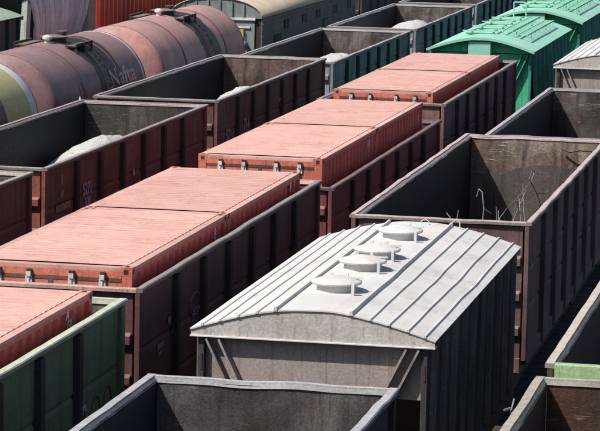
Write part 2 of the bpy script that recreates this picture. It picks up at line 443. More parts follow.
def gm3(name, outer, inner, rim, rust=0.3, dust=0.25, grime=0.5, inner2=None, post=None, rim2=None, outer2=None, inner_rust=None, rust_col=(0.10, 0.045, 0.028), rim_grime=0.55):
    r = [paint(name + '_side_paint', outer, outer2, rust=rust, grime=grime, dust=dust, rust_col=rust_col, vary=0.10),
         paint(name + '_inner_steel', inner, inner2, rust=rust if inner_rust is None else inner_rust, grime=grime * 0.8, bump=0.5, rough=0.75, rust_col=rust_col, vary=0.05),
         paint(name + '_rim_steel', tuple(c * 0.62 for c in rim), rim2 or tuple(c * 0.45 for c in rim), rust=0.25, grime=rim_grime, runs=0, scr=0, dust=0.75, dust_col=tuple(min(1, c * 1.15) for c in rim), bump=0.5, vary=0.05, streak=0.3)]
    if post: r.append(paint(name + '_post_paint', post, rust=rust, grime=grime, vary=0.08))
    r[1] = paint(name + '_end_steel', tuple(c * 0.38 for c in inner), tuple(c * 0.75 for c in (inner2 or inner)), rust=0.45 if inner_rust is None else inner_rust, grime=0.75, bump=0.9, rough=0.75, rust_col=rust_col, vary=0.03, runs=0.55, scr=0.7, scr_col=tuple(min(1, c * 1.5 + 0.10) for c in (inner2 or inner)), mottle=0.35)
    return r

XC, XH, X0, XR = TRACKS['C'], TRACKS['H'], TRACKS['O'], TRACKS['R']
# ---- container row
g_green = gm3('olive_green', (0.105, 0.155, 0.095), (0.33, 0.34, 0.28), (0.50, 0.52, 0.42), rust=0.12, grime=0.35, outer2=(0.13, 0.18, 0.09), post=(0.02, 0.03, 0.026))
W_GREEN = gondola('dark green gondola wagon carrying one container, at lower left edge', XC, 24.9, 38.2, 3.49, g_green, seed=1, rimw=0.115)
g_main = gm3('maroon_brown', (0.13, 0.048, 0.048), (0.12, 0.06, 0.055), (0.27, 0.23, 0.225), rust=0.25, grime=0.45, outer2=(0.10, 0.042, 0.045), post=(0.025, 0.013, 0.014))
W_MAIN = gondola('maroon gondola wagon carrying the nearest pair of containers, left of the white hopper', XC, 39.02, 52.2, 3.50, g_main, seed=2, ends=paint('pink_dusty_end_rim', (0.42, 0.27, 0.24), rust=0.15, grime=0.2, dust=0.4, dust_col=(0.5, 0.36, 0.33)))
g_third = gm3('dark_red', (0.24, 0.06, 0.065), (0.12, 0.06, 0.055), (0.20, 0.13, 0.13), rust=0.15, grime=0.35, outer2=(0.18, 0.05, 0.055), post=(0.05, 0.018, 0.022))
W_THIRD = gondola('low dark red gondola wagon under the middle pair of containers', XC, 53.35, 66.75, 3.22, g_third, W=3.15, seed=3, wob=0.010)
g_fourth = gm3('grey_brown', (0.19, 0.105, 0.105), (0.11, 0.07, 0.065), (0.28, 0.22, 0.22), rust=0.2, grime=0.4, post=(0.03, 0.02, 0.022))
W_FOURTH = gondola('grey-brown gondola wagon under the farthest pair of containers, before the green hopper', XC, 67.4, 80.9, 3.53, g_fourth, seed=4)
# ---- white hopper row
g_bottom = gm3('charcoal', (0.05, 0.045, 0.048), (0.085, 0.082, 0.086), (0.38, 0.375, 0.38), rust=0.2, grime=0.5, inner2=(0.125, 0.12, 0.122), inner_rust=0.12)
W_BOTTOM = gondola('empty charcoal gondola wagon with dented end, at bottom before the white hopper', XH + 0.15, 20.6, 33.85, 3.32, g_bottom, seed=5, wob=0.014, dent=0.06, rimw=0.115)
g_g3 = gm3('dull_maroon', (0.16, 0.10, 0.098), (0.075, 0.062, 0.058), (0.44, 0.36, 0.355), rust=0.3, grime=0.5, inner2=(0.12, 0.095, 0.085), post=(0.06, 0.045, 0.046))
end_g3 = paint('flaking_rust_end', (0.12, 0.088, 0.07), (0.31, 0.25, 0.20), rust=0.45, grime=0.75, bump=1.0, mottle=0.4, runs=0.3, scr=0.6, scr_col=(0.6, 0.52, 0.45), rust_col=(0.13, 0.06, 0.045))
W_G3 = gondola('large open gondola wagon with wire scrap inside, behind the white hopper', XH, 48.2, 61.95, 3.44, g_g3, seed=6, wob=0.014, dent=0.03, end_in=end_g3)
# old liner plate with an arched top edge on the far end of that wagon
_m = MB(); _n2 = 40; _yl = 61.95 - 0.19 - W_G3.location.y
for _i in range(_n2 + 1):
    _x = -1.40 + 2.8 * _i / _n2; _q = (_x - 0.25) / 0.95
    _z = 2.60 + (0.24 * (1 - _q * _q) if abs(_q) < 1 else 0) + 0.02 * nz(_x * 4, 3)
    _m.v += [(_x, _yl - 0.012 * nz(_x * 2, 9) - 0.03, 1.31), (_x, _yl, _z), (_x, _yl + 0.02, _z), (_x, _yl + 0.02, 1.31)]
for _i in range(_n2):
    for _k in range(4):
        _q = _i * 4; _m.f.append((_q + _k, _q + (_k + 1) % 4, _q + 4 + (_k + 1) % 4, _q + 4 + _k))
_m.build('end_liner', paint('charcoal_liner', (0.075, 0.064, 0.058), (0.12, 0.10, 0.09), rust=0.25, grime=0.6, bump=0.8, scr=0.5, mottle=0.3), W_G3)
MB().tube([(0.55, _yl - 0.05, 3.22), (0.75, _yl - 0.12, 3.15), (0.95, _yl - 0.12, 3.2), (1.2, _yl - 0.1, 3.19), (1.38, _yl - 0.05, 3.1)], 0.022).build('bent_rod', M['iron'], W_G3)
g_hn = gm3('black_brown', (0.06, 0.05, 0.05), (0.10, 0.085, 0.08), (0.36, 0.33, 0.33), rust=0.2, grime=0.5, inner2=(0.19, 0.165, 0.155))
W_HN = gondola('empty blackish gondola wagon beyond the one with wire scrap, right edge', XH, 63.4, 77.6, 3.10, g_hn, seed=7, dent=0.04, rimw=0.115)
# ---- right hand row
g_rb = gm3('rust_brown', (0.09, 0.05, 0.04), (0.15, 0.065, 0.04), (0.37, 0.335, 0.29), rust=0.35, grime=0.4, inner2=(0.10, 0.05, 0.034))
W_RB = gondola('rust-brown gondola wagon in the bottom right corner', XR, 21.2, 34.5, 3.44, g_rb, seed=8, wall_shade=M['wall_shade_brown'], wob=0.009, rimw=0.115)
g_lg = gm3('light_green', (0.075, 0.07, 0.055), (0.07, 0.05, 0.045), (0.45, 0.40, 0.345), rust=0.12, grime=0.25)
W_LG = gondola('gondola wagon with pale green end beam, at right edge above the rust-brown one', XR, 35.5, 48.8, 3.42, g_lg, seed=9, wall_shade=M['wall_shade_brown'], wob=0.010, rimw=0.115,
               ends=paint('pale_green_beam', (0.30, 0.42, 0.22), (0.27, 0.38, 0.2), rust=0.08, grime=0.15, vary=0.02), rimh=0.24)
# ---- gravel row
g_pre = gm3('red_brown', (0.22, 0.075, 0.058), (0.23, 0.19, 0.16), (0.38, 0.33, 0.31), rust=0.25, grime=0.45)
W_PRE = gondola('red-brown gondola wagon cut off by the left edge, before the gravel ones', X0, 38.6, 51.85, 3.46, g_pre, seed=10)
g_a = gm3('rusty_maroon', (0.25, 0.078, 0.058), (0.085, 0.082, 0.08), (0.33, 0.28, 0.27), rust=0.3, grime=0.45, inner2=(0.12, 0.11, 0.10), post=(0.055, 0.022, 0.02))
W_A = gondola('rusty maroon gondola wagon holding the big gravel heap, below the tank cars', X0, 52.73, 66.1, 3.43, g_a, seed=11, wob=0.010, dent=0.035)
g_b = gm3('dark_brown', (0.19, 0.085, 0.078), (0.16, 0.11, 0.10), (0.34, 0.30, 0.30), rust=0.25, grime=0.45, inner2=(0.22, 0.15, 0.135), post=(0.035, 0.02, 0.02))
W_B = gondola('dark brown gondola wagon in the middle of the gravel row, beside the containers', X0, 67.2, 80.7, 3.43, g_b, seed=12, wob=0.010, dent=0.05)
g_c = gm3('grey_teal', (0.25, 0.29, 0.32), (0.14, 0.125, 0.125), (0.36, 0.34, 0.34), rust=0.12, grime=0.35, inner2=(0.23, 0.19, 0.19), post=(0.03, 0.035, 0.04))
W_C = gondola('grey-teal gondola wagon with white gravel, next to the grey van', X0, 81.9, 95.6, 3.22, g_c, seed=13, wob=0.011, dent=0.06)
g_d = gm3('blue_grey', (0.30, 0.34, 0.38), (0.14, 0.125, 0.13), (0.36, 0.34, 0.34), rust=0.12, grime=0.35, inner2=(0.24, 0.21, 0.21), post=(0.03, 0.035, 0.045))
W_D = gondola('blue-grey gondola wagon with gravel, behind the green hopper roof', X0, 96.8, 110.3, 3.2, g_d, seed=14, wob=0.011, dent=0.06)
W_E = gondola('farthest dark gondola wagon of the gravel row, at the top edge', X0, 111.5, 125.0, 3.2, g_d, seed=15, wob=0.010, dent=0.05)

# ------------------------------------------------------------------ gravel heaps
def heap(label, x, y, ztop, rx, ry, seed, zf=1.3, clampx=1.36):
    m = MB(); n = 40; k = 20
    m.v.append((0, 0, ztop - zf))
    for i in range(1, k + 1):
        r = i / k
        for j in range(n):
            a = 2 * math.pi * j / n
            px, py = rx * r * math.cos(a), ry * r * math.sin(a)
            px = max(-clampx - (x - X0), min(clampx - (x - X0), px))
            z = (ztop - zf) * max(0, 1 - r) ** 0.9 if r > 0.25 else (ztop - zf) * (1 - r * 0.75 / 1.0) 
            z = (ztop - zf) * (1 - (math.sqrt(r * r + 0.08) - math.sqrt(0.08)) / (math.sqrt(1.08) - math.sqrt(0.08)))
            z += 0.10 * nz(px * 1.7 + seed, py * 1.3, seed) + 0.05 * nz(px * 5, py * 5 + seed) + 0.03 * nz(px * 13, py * 13 + seed)
            if i == k: z = 0
            m.v.append((px, py, max(z, 0)))
    for j in range(n): m.f.append((0, 1 + j, 1 + (j + 1) % n))
    for i in range(k - 1):
        for j in range(n):
            q = 1 + i * n
            m.f.append((q + j, q + n + j, q + n + (j + 1) % n, q + (j + 1) % n))
    o = m.build('gravel_heap', M['gravel'], None, smooth=True)
    o.location = (x, y, zf)
    tag(o, label, 'gravel heap', 'gravel heaps in gondola wagons')
    rng = random.Random(seed); st = MB()
    for q in range(900):
        v = m.v[rng.randrange(1, len(m.v) - n)]; z0 = v[2]
        c = Vector((v[0] + rng.uniform(-0.02, 0.02), v[1] + rng.uniform(-0.03, 0.03), z0)); r = rng.uniform(0.006, 0.020) * (1.6 if rng.random() < 0.05 else 1); c.z -= 0.008
        if abs(c.x + x - X0) > 1.36: continue
        p = [c + Vector((rng.uniform(0.6, 1.2) * r * a, rng.uniform(0.6, 1.2) * r * b, rng.uniform(0.5, 1.0) * r * d)) for a, b, d in ((1, 0, 0), (0, 1, 0), (-1, 0, 0), (0, -1, 0), (0, 0, 1.1), (0, 0, -1))]
        k0 = len(st.v); st.v += [tuple(w) for w in p]
        st.f += [(k0 + a, k0 + (a + 1) % 4, k0 + 4) for a in range(4)] + [(k0 + (a + 1) % 4, k0 + a, k0 + 5) for a in range(4)]
    so = st.build('loose_stones', M['gravel'], o); so['kind'] = 'stuff'
heap('large pale gravel heap, half shaded, inside the rusty maroon gondola wagon', X0 - 0.05, 62.8, 2.96, 2.3, 4.8, 1)
heap('small pale gravel heap inside the dark brown gondola wagon', X0 + 0.4, 75.4, 2.98, 2.4, 3.2, 2)
heap('white gravel heap at the near end of the grey-teal gondola wagon', X0 + 0.35, 89.0, 2.9, 2.6, 3.9, 3)
heap('pale gravel heap inside the blue-grey gondola wagon at the top', X0 + 0.15, 104.6, 2.95, 2.6, 4.2, 4)

# ------------------------------------------------------------------ containers
CL, CW, CH = 6.058, 2.438, 2.36
def corrugated(length, pitch, depth, flat=0.42):
    """offsets along length: list of (s, d)"""
    n = int(length / pitch); p = length / n; out = []
    for i in range(n):
        a = i * p
        out += [(a + p * 0.06, 0), (a + p * 0.06 + p * flat * 0.8, 0), (a + p * 0.56, -depth), (a + p * 0.94, -depth)]
    return [(0, 0)] + out + [(length, 0)]

roof_me = None
def container_meshes():
    d = {}
    hl, hw = CL / 2, CW / 2
    # roof: flat border, transverse corrugations inside
    m = MB(); zt = CH
    prof = corrugated(CL - 0.36, 0.235, 0.006, 0.55)
    y0 = -hl + 0.18; xin = hw - 0.13
    for s_, dz in prof:
        m.v += [(-xin, y0 + s_, zt + 0.009 + dz), (0.0, y0 + s_, zt + 0.014 + dz), (xin, y0 + s_, zt + 0.009 + dz)]
    for i in range(len(prof) - 1):
        q = i * 3
        m.f += [(q, q + 1, q + 4, q + 3), (q + 1, q + 2, q + 5, q + 4)]
    nn = len(m.v)
    for x in (-xin, xin):
        q = len(m.v)
        for s_, dz in prof: m.v += [(x, y0 + s_, zt - 0.02), (x, y0 + s_, zt + 0.009 + dz)]
        for i in range(len(prof) - 1): m.f.append((q + 2 * i, q + 2 * i + 1, q + 2 * i + 3, q + 2 * i + 2))
    d['roof_panel'] = m.mesh('roof_panel', M['cont_roof'])
    m = MB()
    m.box(-hw + 0.004, -xin, -hl + 0.17, hl - 0.17, zt - 0.06, zt - 0.004).box(xin, hw - 0.004, -hl + 0.17, hl - 0.17, zt - 0.06, zt - 0.004)
    m.box(-hw + 0.17, hw - 0.17, -hl + 0.004, -hl + 0.181, zt - 0.06, zt - 0.006).box(-hw + 0.17, hw - 0.17, hl - 0.181, hl - 0.004, zt - 0.06, zt - 0.006)
    d['roof_frame'] = m.mesh('roof_frame', M['cont_roof'])
    for s in (-1, 1):
        m = MB(); prof = corrugated(CL - 0.3, 0.36, 0.036); x = s * (hw - 0.012)
        for s_, dd in prof: m.v += [(x + s * dd, -hl + 0.15 + s_, 0.12), (x + s * dd, -hl + 0.15 + s_, zt - 0.055)]
        for i in range(len(prof) - 1):
            q = i * 2; m.f.append((q, q + 1, q + 3, q + 2))
        d['side', s] = m.mesh('side_wall', M['cont_side'])
        d['bottom_rail', s] = MB().box(s * (hw - 0.06), s * hw, -hl + 0.15, hl - 0.15, 0.0, 0.12).mesh('bottom_rail', M['cont_side'])
        d['top_rail', s] = MB().box(s * (hw - 0.05), s * (hw - 0.001), -hl + 0.15, hl - 0.15, zt - 0.10, zt - 0.05).mesh('top_rail', M['cont_side'])
    d['post'] = MB().box(-0.075, 0.075, -0.075, 0.075, 0.1, zt - 0.1).mesh('corner_post', M['cont_side'])
    d['post_end'] = MB().box(-0.075, 0.075, -0.075, 0.075, 0.1, zt - 0.1).mesh('corner_post', M['cont_end'])
    d['casting'] = MB().box(-0.089, 0.089, -0.089, 0.089, -0.06, 0.06).mesh('corner_casting', M['cont_end'])
    d['hole'] = MB().box(-0.035, 0.035, -0.004, 0.004, -0.04, 0.03).mesh('casting_hole', M['dark_gap'])
    d['holex'] = MB().box(-0.004, 0.004, -0.035, 0.035, -0.04, 0.03).mesh('casting_hole', M['dark_gap'])
    d['holez'] = MB().box(-0.03, 0.03, -0.05, 0.05, -0.003, 0.003).mesh('casting_hole', M['dark_gap'])
    d['header'] = MB().box(-hw + 0.16, hw - 0.16, -hl + 0.004, -hl + 0.06, zt - 0.16, zt - 0.062).mesh('door_header', M['cont_end'])
    d['sill'] = MB().box(-hw + 0.16, hw - 0.16, -hl + 0.004, -hl + 0.06, 0, 0.14).mesh('door_sill', M['cont_end'])
    d['door'] = MB().box(-hw / 2 + 0.085, hw / 2 - 0.085, 0, 0.03, 0.16, zt - 0.215).mesh('door', M['cont_end'])
    d['gasket'] = MB().box(-hw + 0.165, hw - 0.165, -hl + 0.006, -hl + 0.05, zt - 0.212, zt - 0.163).box(-0.035, 0.035, -hl + 0.006, -hl + 0.05, 0.16, zt - 0.213).mesh('door_gasket', M['gasket'])
    m = MB(); m.tube([(0, 0, 0.1), (0, 0, zt - 0.12)], 0.019, 8); d['bar'] = m.mesh('locking_bar', M['galv'])
    d['cam'] = MB().box(-0.035, 0.035, -0.03, 0.028, -0.055, 0.02).box(-0.05, 0.05, 0.0, 0.029, -0.16, -0.055).mesh('cam_keeper', M['galv'])
    d['cam_lug'] = MB().box(-0.028, 0.05, -0.03, 0.02, 0.021, 0.055).mesh('cam_lug', M['dark_gap'])
    m = MB(); prof = corrugated(CW - 0.3, 0.36, 0.03)
    for s_, dd in prof: m.v += [(-hw + 0.15 + s_, hl - 0.012 + dd, 0.12), (-hw + 0.15 + s_, hl - 0.012 + dd, zt - 0.055)]
    for i in range(len(prof) - 1):
        q = i * 2; m.f.append((q, q + 1, q + 3, q + 2))
    d['far_end'] = m.mesh('end_wall', M['cont_side'])
    d['floor'] = MB().box(-hw + 0.06, hw - 0.06, -hl + 0.06, hl - 0.06, 0.02, 0.12).mesh('floor', M['iron'])
    return d
CM = container_meshes()
def container(label, x, y0, ztop, marks=(), rz=0.0):
    hl, hw, zt = CL / 2, CW / 2, CH
    t = thing('shipping_container', label, 'container', (x, y0 + hl, ztop - CH), 'red containers loaded in gondola wagons', rz)
    link_mesh('roof_panel', CM['roof_panel'], t); link_mesh('roof_frame', CM['roof_frame'], t); link_mesh('floor', CM['floor'], t)
    for s in (-1, 1):
        link_mesh('side_wall', CM['side', s], t); link_mesh('bottom_rail', CM['bottom_rail', s], t); link_mesh('top_rail', CM['top_rail', s], t)
    link_mesh('end_wall', CM['far_end'], t)
    for sx in (-1, 1):
        for sy in (-1, 1):
            link_mesh('corner_post', CM['post_end' if sy < 0 else 'post'], t, (sx * (hw - 0.078), sy * (hl - 0.078), 0))
            for z in (0.062, zt - 0.058):
                c = link_mesh('corner_casting', CM['casting'], t, (sx * (hw - 0.089), sy * (hl - 0.089), z + 0.002))
                link_mesh('casting_hole', CM['hole'], c, (0, sy * 0.088, 0)); link_mesh('casting_hole', CM['holex'], c, (sx * 0.088, 0, 0))
                if z > 1: link_mesh('casting_hole', CM['holez'], c, (0, 0, 0.060))
    link_mesh('door_header', CM['header'], t); link_mesh('door_sill', CM['sill'], t); link_mesh('door_gasket', CM['gasket'], t)
    for s in (-1, 1):
        dr = link_mesh('door', CM['door'], t, (s * (hw / 2 - 0.06), -hl + 0.015, 0))
        for q in (-0.23, 0.23):
            b = link_mesh('locking_bar', CM['bar'], t, (s * (hw / 2 - 0.06) + q * 1.0, -hl - 0.012, 0))
            link_mesh('cam_keeper', CM['cam'], b, (0, 0, zt - 0.13)); link_mesh('cam_lug', CM['cam_lug'], b, (0, 0, zt - 0.13))
    for body, size, dy, dz in marks:
        text(body, size, M['white_mark'], t, (hw + 0.006, dy, zt + dz), bold=0.004)
    return t
ZT = 3.665
container('pink-topped red container in the dark green gondola wagon, lower left', XC, 37.62 - CL, ZT, [('A', 0.20, 1.8, -0.13), ('G0', 0.18, 1.9, -0.28)])
container('pink-topped red container with its locking bars nearest, left of the white hopper', XC, 39.74, ZT, [('8', 0.26, 2.2, -0.22)])
container('pink-topped red container behind the nearest one, same maroon gondola wagon', XC, 39.74 + 6.085, ZT, [('8', 0.26, 2.1, -0.18), ('1', 0.16, 2.4, -0.28)], rz=0.002)
container('red container at the near end of the middle pair, above the low gondola wagon', XC - 0.02, 54.05, ZT, [('1\n8 8\n1', 0.22, 2.0, -0.22)])
container('red container at the far end of the middle pair, touching its neighbour', XC - 0.02, 54.05 + 6.09, ZT, [('0\n1', 0.24, 2.35, -0.4)], rz=-0.002)
container('red container at the near end of the farthest pair', XC - 0.16, 68.65, ZT, [('1\n1', 0.26, 2.3, -0.35)])
container('farthest red container, just before the green hopper wagon', XC - 0.16, 68.65 + 6.09, ZT, [('0', 0.26, 2.3, -0.22)])

# ------------------------------------------------------------------ hopper wagons with cambered roofs
def camber(x, hw, rise, flat=0.30):
    q = abs(x) / hw
    return rise * (1 - max(0, (q - flat * 0.4) / (1 - flat * 0.4)) ** 1.5)

def hopper(label, X, y0, y1, z_eave, mats, W=3.315, rise=0.33, lean=0.0, walkways=False, hatch=True, seams=True, rib_pitch=1.0, over=0.155, group='covered hopper wagons', endpanel=True):
    roofm, endm, sidem, fasc, trim = mats[:5]
    L = y1 - y0; h = L / 2; hw = W / 2
    t = thing('hopper_wagon', label, 'hopper wagon', (X, (y0 + y1) / 2, 0), group)
    # roof: strips between seams are one skin, the standing seams are parts
    n = 26; prof = [(-hw + W * i / n, z_eave + camber(-hw + W * i / n, hw, rise)) for i in range(n + 1)]
    def wav(p): return (p[0], p[1], p[2] + 0.006 * nz(p[0] * 2.1, p[1] * 0.7, X))
    MB().strip(prof, -h, h, 30, wav).build('roof', roofm, t, solid=0.02)
    if seams:
        for x in (-1.49, -1.25, -1.0, -0.75, -0.5, 0.52, 0.78, 1.04, 1.29, 1.52):
            big = abs(x) < 0.6
            m = MB(); ns = 26; a = 0.02 if not big else 0.028; hh = 0.03 if not big else 0.055
            for j in range(ns + 1):
                y = -h - 0.012 + (L + 0.024) * j / ns
                dx = 0.009 * nz(y * 0.9, x * 37, X) + (0.014 * math.exp(-((y + 1.9 - x * 1.3) / 0.7) ** 2) if x > 0 else 0)
                zb = z_eave + camber(x + dx, hw, rise) + 0.006 * nz((x + dx) * 2.1, y * 0.7, X)
                for px, pz in ((-a, 0), (-a * 0.6, hh), (a * 0.6, hh), (a, 0)): m.v.append((x + dx + px, y, zb + pz))
            for j in range(ns):
                for k in range(3):
                    q = j * 4; m.f.append((q + k, q + k + 1, q + 4 + k + 1, q + 4 + k))
            m.f += [(0, 1, 2, 3), (ns * 4, ns * 4 + 1, ns * 4 + 2, ns * 4 + 3)]
            m.build('roof_seam', roofm, t)
    # arched fascia and eave lip at each end
    for s in (-1, 1):
        m = MB()
        ys = sorted((s * (h - 0.04), s * (h - 0.02))) if endpanel else sorted((s * (h - 0.36), s * (h - 0.34)))
        for y in ys:
            for x, z in prof: m.v += [(x * 0.994, y, z_eave - 0.075), (x * 0.994, y, z - 0.011)]
        k = 2 * len(prof)
        for i in range(len(prof) - 1):
            q = i * 2; m.f += [(q, q + 1, q + 3, q + 2), (k + q, k + q + 1, k + q + 3, k + q + 2), (q, q + 2, k + q + 2, k + q), (q + 1, q + 3, k + q + 3, k + q + 1)]
        m.build('roof_fascia', fasc, t)
        if endpanel:
            MB().box(-hw, hw, *sorted((s * (h - 0.15), s * (h + 0.012))), z_eave - 0.10, z_eave - 0.076).build('eave_lip', roofm, t, bevel=0.005)
        else:
            m = MB()
            for y in (s * (h - 0.02), s * (h + 0.012)):
                for x, z in prof: m.v += [(x, y, z - 0.055), (x, y, z + 0.02)]
            k = 2 * len(prof)
            for i in range(len(prof) - 1):
                q = i * 2; m.f += [(q, q + 1, q + 3, q + 2), (k + q, k + q + 1, k + q + 3, k + q + 2), (q, q + 2, k + q + 2, k + q), (q + 1, q + 3, k + q + 3, k + q + 1)]
            m.build('roof_edge', roofm, t)
        ye = h - over
        bw = hw - 0.10
        if endpanel:
            MB().box(-bw + 0.02, bw - 0.1, *sorted((s * (ye - 0.04), s * ye)), z_eave - 0.82, z_eave - 0.102).build('end_panel', endm, t)
        else:
            MB().box(-bw + 0.02, bw - 0.02, *sorted((s * (ye - 0.04), s * ye)), 1.5, z_eave - 0.102).build('end_panel', endm, t)
            MB().box(-0.36, 0.30, *sorted((s * (ye + 0.05), s * (h - 0.06))), z_eave - 0.45, z_eave + rise * 0.72).build('end_cabinet', roofm, t, bevel=0.01)
        # sloping sheet below the panel
        zl = z_eave - 0.825
        MB().hexa([(-bw + 0.04, s * (h - 2.6), 1.0), (bw - 0.04, s * (h - 2.6), 1.0), (bw - 0.04, s * (h - 2.55), 1.0), (-bw + 0.04, s * (h - 2.55), 1.0),
                   (-bw + 0.04, s * (ye - 0.09), zl), (bw - 0.04, s * (ye - 0.09), zl), (bw - 0.04, s * (ye - 0.045), zl), (-bw + 0.04, s * (ye - 0.045), zl)]).build('slope_sheet', sidem, t)
        # diagonal struts
        for sx in (-1, 1):
            for dx in (0.0, 0.17):
                xa = sx * (bw - 0.12 - dx)
                MB().bar((xa, s * (ye + 0.085), z_eave - 0.12), (xa - sx * 0.95, s * (ye + 0.085), 1.25), 0.15, 0.03).build('end_strut', trim, t)
            MB().box(*sorted((sx * (bw - 0.09), sx * bw)), *sorted((s * (ye - 0.06), s * (ye + 0.10))), 1.0, z_eave - 0.105).build('corner_post', sidem, t, bevel=0.012)
            MB().box(*sorted((sx * (bw - 0.06), sx * (bw - 0.03))), *sorted((s * (ye + 0.101), s * (ye + 0.108))), z_eave - 0.55, z_eave - 0.33).build('post_slot', M['dark_gap'], t)
        MB().box(-1.5, 1.5, *sorted((s * (h - 0.15), s * (h + 0.35))), 0.85, 1.1).build('end_platform', M['iron'], t)
    for s in (-1, 1):
        xt, xb = hw - 0.10, hw - 0.10 + lean
        ye = h - over - 0.07
        MB().hexa([(s * (xb - 0.04), -ye, 1.05), (s * xb, -ye, 1.05), (s * xb, ye, 1.05), (s * (xb - 0.04), ye, 1.05), (s * (xt - 0.04), -ye, z_eave - 0.04), (s * xt, -ye, z_eave - 0.04), (s * xt, ye, z_eave - 0.04), (s * (xt - 0.04), ye, z_eave - 0.04)]).build('side_wall', sidem, t)
        nr = max(2, round(2 * ye / rib_pitch))
        for i in range(nr + 1):
            y = -ye + 0.12 + (2 * ye - 0.24) * i / nr
            MB().hexa([(s * (xb - 0.01), y - 0.05, 1.05), (s * (xb + 0.075), y - 0.03, 1.05), (s * (xb + 0.075), y + 0.03, 1.05), (s * (xb - 0.01), y + 0.05, 1.05),
                       (s * (xt - 0.01), y - 0.05, z_eave - 0.03), (s * (xt + 0.075), y - 0.03, z_eave - 0.03), (s * (xt + 0.075), y + 0.03, z_eave - 0.03), (s * (xt - 0.01), y + 0.05, z_eave - 0.03)]).build('side_rib', mats[5] if len(mats) > 5 else sidem, t)
        MB().box(*sorted((s * (xb - 0.1), s * (xb + 0.06))), -h + 0.1, h - 0.1, 0.85, 1.049).build('sill', sidem, t)
    MB().box(-0.3, 0.3, -h + 0.1, h - 0.1, 0.82, 1.0).build('centre_sill', M['iron'], t)
    running_gear(t, h + 0.5, h - 1.5)
    ztop = z_eave + rise
    if hatch:
        for i, y in enumerate(hatch):
            yy = y - (y0 + y1) / 2
            hm = MB().lathe((0, yy, ztop - 0.03), [(0.28, 0), (0.27, 0.135), (0.265, 0.14)], n=32).build('hatch', roofm, t, smooth=False)
            MB().lathe((0, yy, ztop - 0.03), [(0.345, 0.142), (0.355, 0.165), (0.345, 0.18), (0.2, 0.225), (0.03, 0.25), (0.01, 0.25)], n=32).build('lid', roofm, hm)
            MB().box(0.27, 0.31, yy - 0.36, yy - 0.30, ztop - 0.04, ztop + 0.16).build('latch', roofm, hm)
            MB().box(-0.05, 0.36, yy + 0.02, yy + 0.06, ztop + 0.18, ztop + 0.20).build('lid_bar', roofm, hm)
            for xh in (-0.16, 0.06): MB().box(xh, xh + 0.05, yy + 0.27, yy + 0.32, ztop + 0.08, ztop + 0.21).build('hinge', M['galv'], hm)
        for x, y in ((0.12, h - 0.3), (0.62, h - 0.25)):
            MB().tube([(x - 0.07, y, ztop - 0.06), (x - 0.06, y + 0.02, ztop + 0.06), (x, y + 0.04, ztop + 0.10), (x + 0.06, y + 0.02, ztop + 0.06), (x + 0.07, y, ztop - 0.08)], 0.009, 6).build('grab_loop', roofm, t)
    if walkways:
        for x in (0.55, 1.0):
            zz = z_eave + camber(x, hw, rise) + 0.16
            for q in (-0.14, 0.14):
                m = MB().bar((x + q, -h * 0.62, zz), (x + q, h * 0.74, zz), 0.03, 0.045)
                for jj in range(8):
                    yy = -h * 0.6 + jj * h * 1.3 / 7
                    m.bar((x + q, yy, zz - 0.17), (x + q, yy, zz), 0.03)
                m.build('walkway_rail', roofm, t)
            m = MB(); jj = -h * 0.6
            while jj < h * 0.72:
                m.bar((x - 0.13, jj, zz), (x + 0.13, jj, zz), 0.05, 0.03); jj += 0.42
            m.build('walkway_rungs', roofm, t)['kind'] = 'stuff'
        for i in range(4):
            y = -h * 0.62 + i * h * 0.42
            hm = MB().box(-0.72, 0.26, y, y + 0.95, ztop - 0.02, ztop + 0.055).build('loading_hatch', roofm, t, bevel=0.015)
            MB().bar((-0.80, y - 0.07, ztop + 0.09), (0.34, y - 0.07, ztop + 0.09), 0.035).build('hatch_bar', roofm, hm)
            for q in (-0.55, 0.1): MB().bar((q, y - 0.06, ztop + 0.10), (q, y + 0.98, ztop + 0.07), 0.045, 0.03).build('hatch_strap', roofm, hm)
        m = MB()
        for x in (-0.2, 0.2): m.bar((x, h * 0.8, ztop), (x, h * 0.8, ztop + 0.55), 0.04)
        m.bar((-0.2, h * 0.8, ztop + 0.55), (0.2, h * 0.8, ztop + 0.55), 0.04)
        m.build('hand_rail', roofm, t)
    return t

white = [paint('chalky_white_roof', (0.54, 0.53, 0.515), (0.47, 0.46, 0.445), rust=0.06, rust_col=(0.25, 0.22, 0.2), grime=0.10, grime_col=(0.22, 0.2, 0.19), bump=0.2, rough=0.85, streak=0.4, vary=0.015, mottle=0.08, runs=0, scr=0, extra=cargo_dust),
         paint('pinkish_end_sheet', (0.27, 0.225, 0.205), (0.29, 0.26, 0.245), rust=0.16, rust_col=(0.26, 0.17, 0.14), grime=0.25, grime_col=(0.12, 0.09, 0.08), bump=0.4),
         paint('sooty_side', (0.045, 0.043, 0.045), (0.07, 0.066, 0.067), rust=0.12, rust_col=(0.09, 0.08, 0.08), grime=0.3, bump=0.3),
         paint('grey_fascia', (0.45, 0.42, 0.395), (0.37, 0.34, 0.32), rust=0.25, rust_col=(0.27, 0.23, 0.21), grime=0.25, grime_col=(0.15, 0.13, 0.12), bump=0.5),
         paint('grey_strut', (0.30, 0.26, 0.25), (0.22, 0.19, 0.18), rust=0.2, grime=0.3),
         paint('dusty_rib', (0.16, 0.155, 0.155), (0.10, 0.098, 0.10), rust=0.1, grime=0.5, runs=0.5)]
hopper('white hopper wagon with four round roof hatches, in the foreground', XH, 37.06, 46.05, 3.32, white, hatch=(38.78, 40.8, 42.0, 44.1))
hopper('white-roofed hopper wagon at the right edge beside the green ones', XH - 0.1, 80.3, 89.3, 3.5, white, hatch=(82.0, 84.0, 85.2, 87.3))
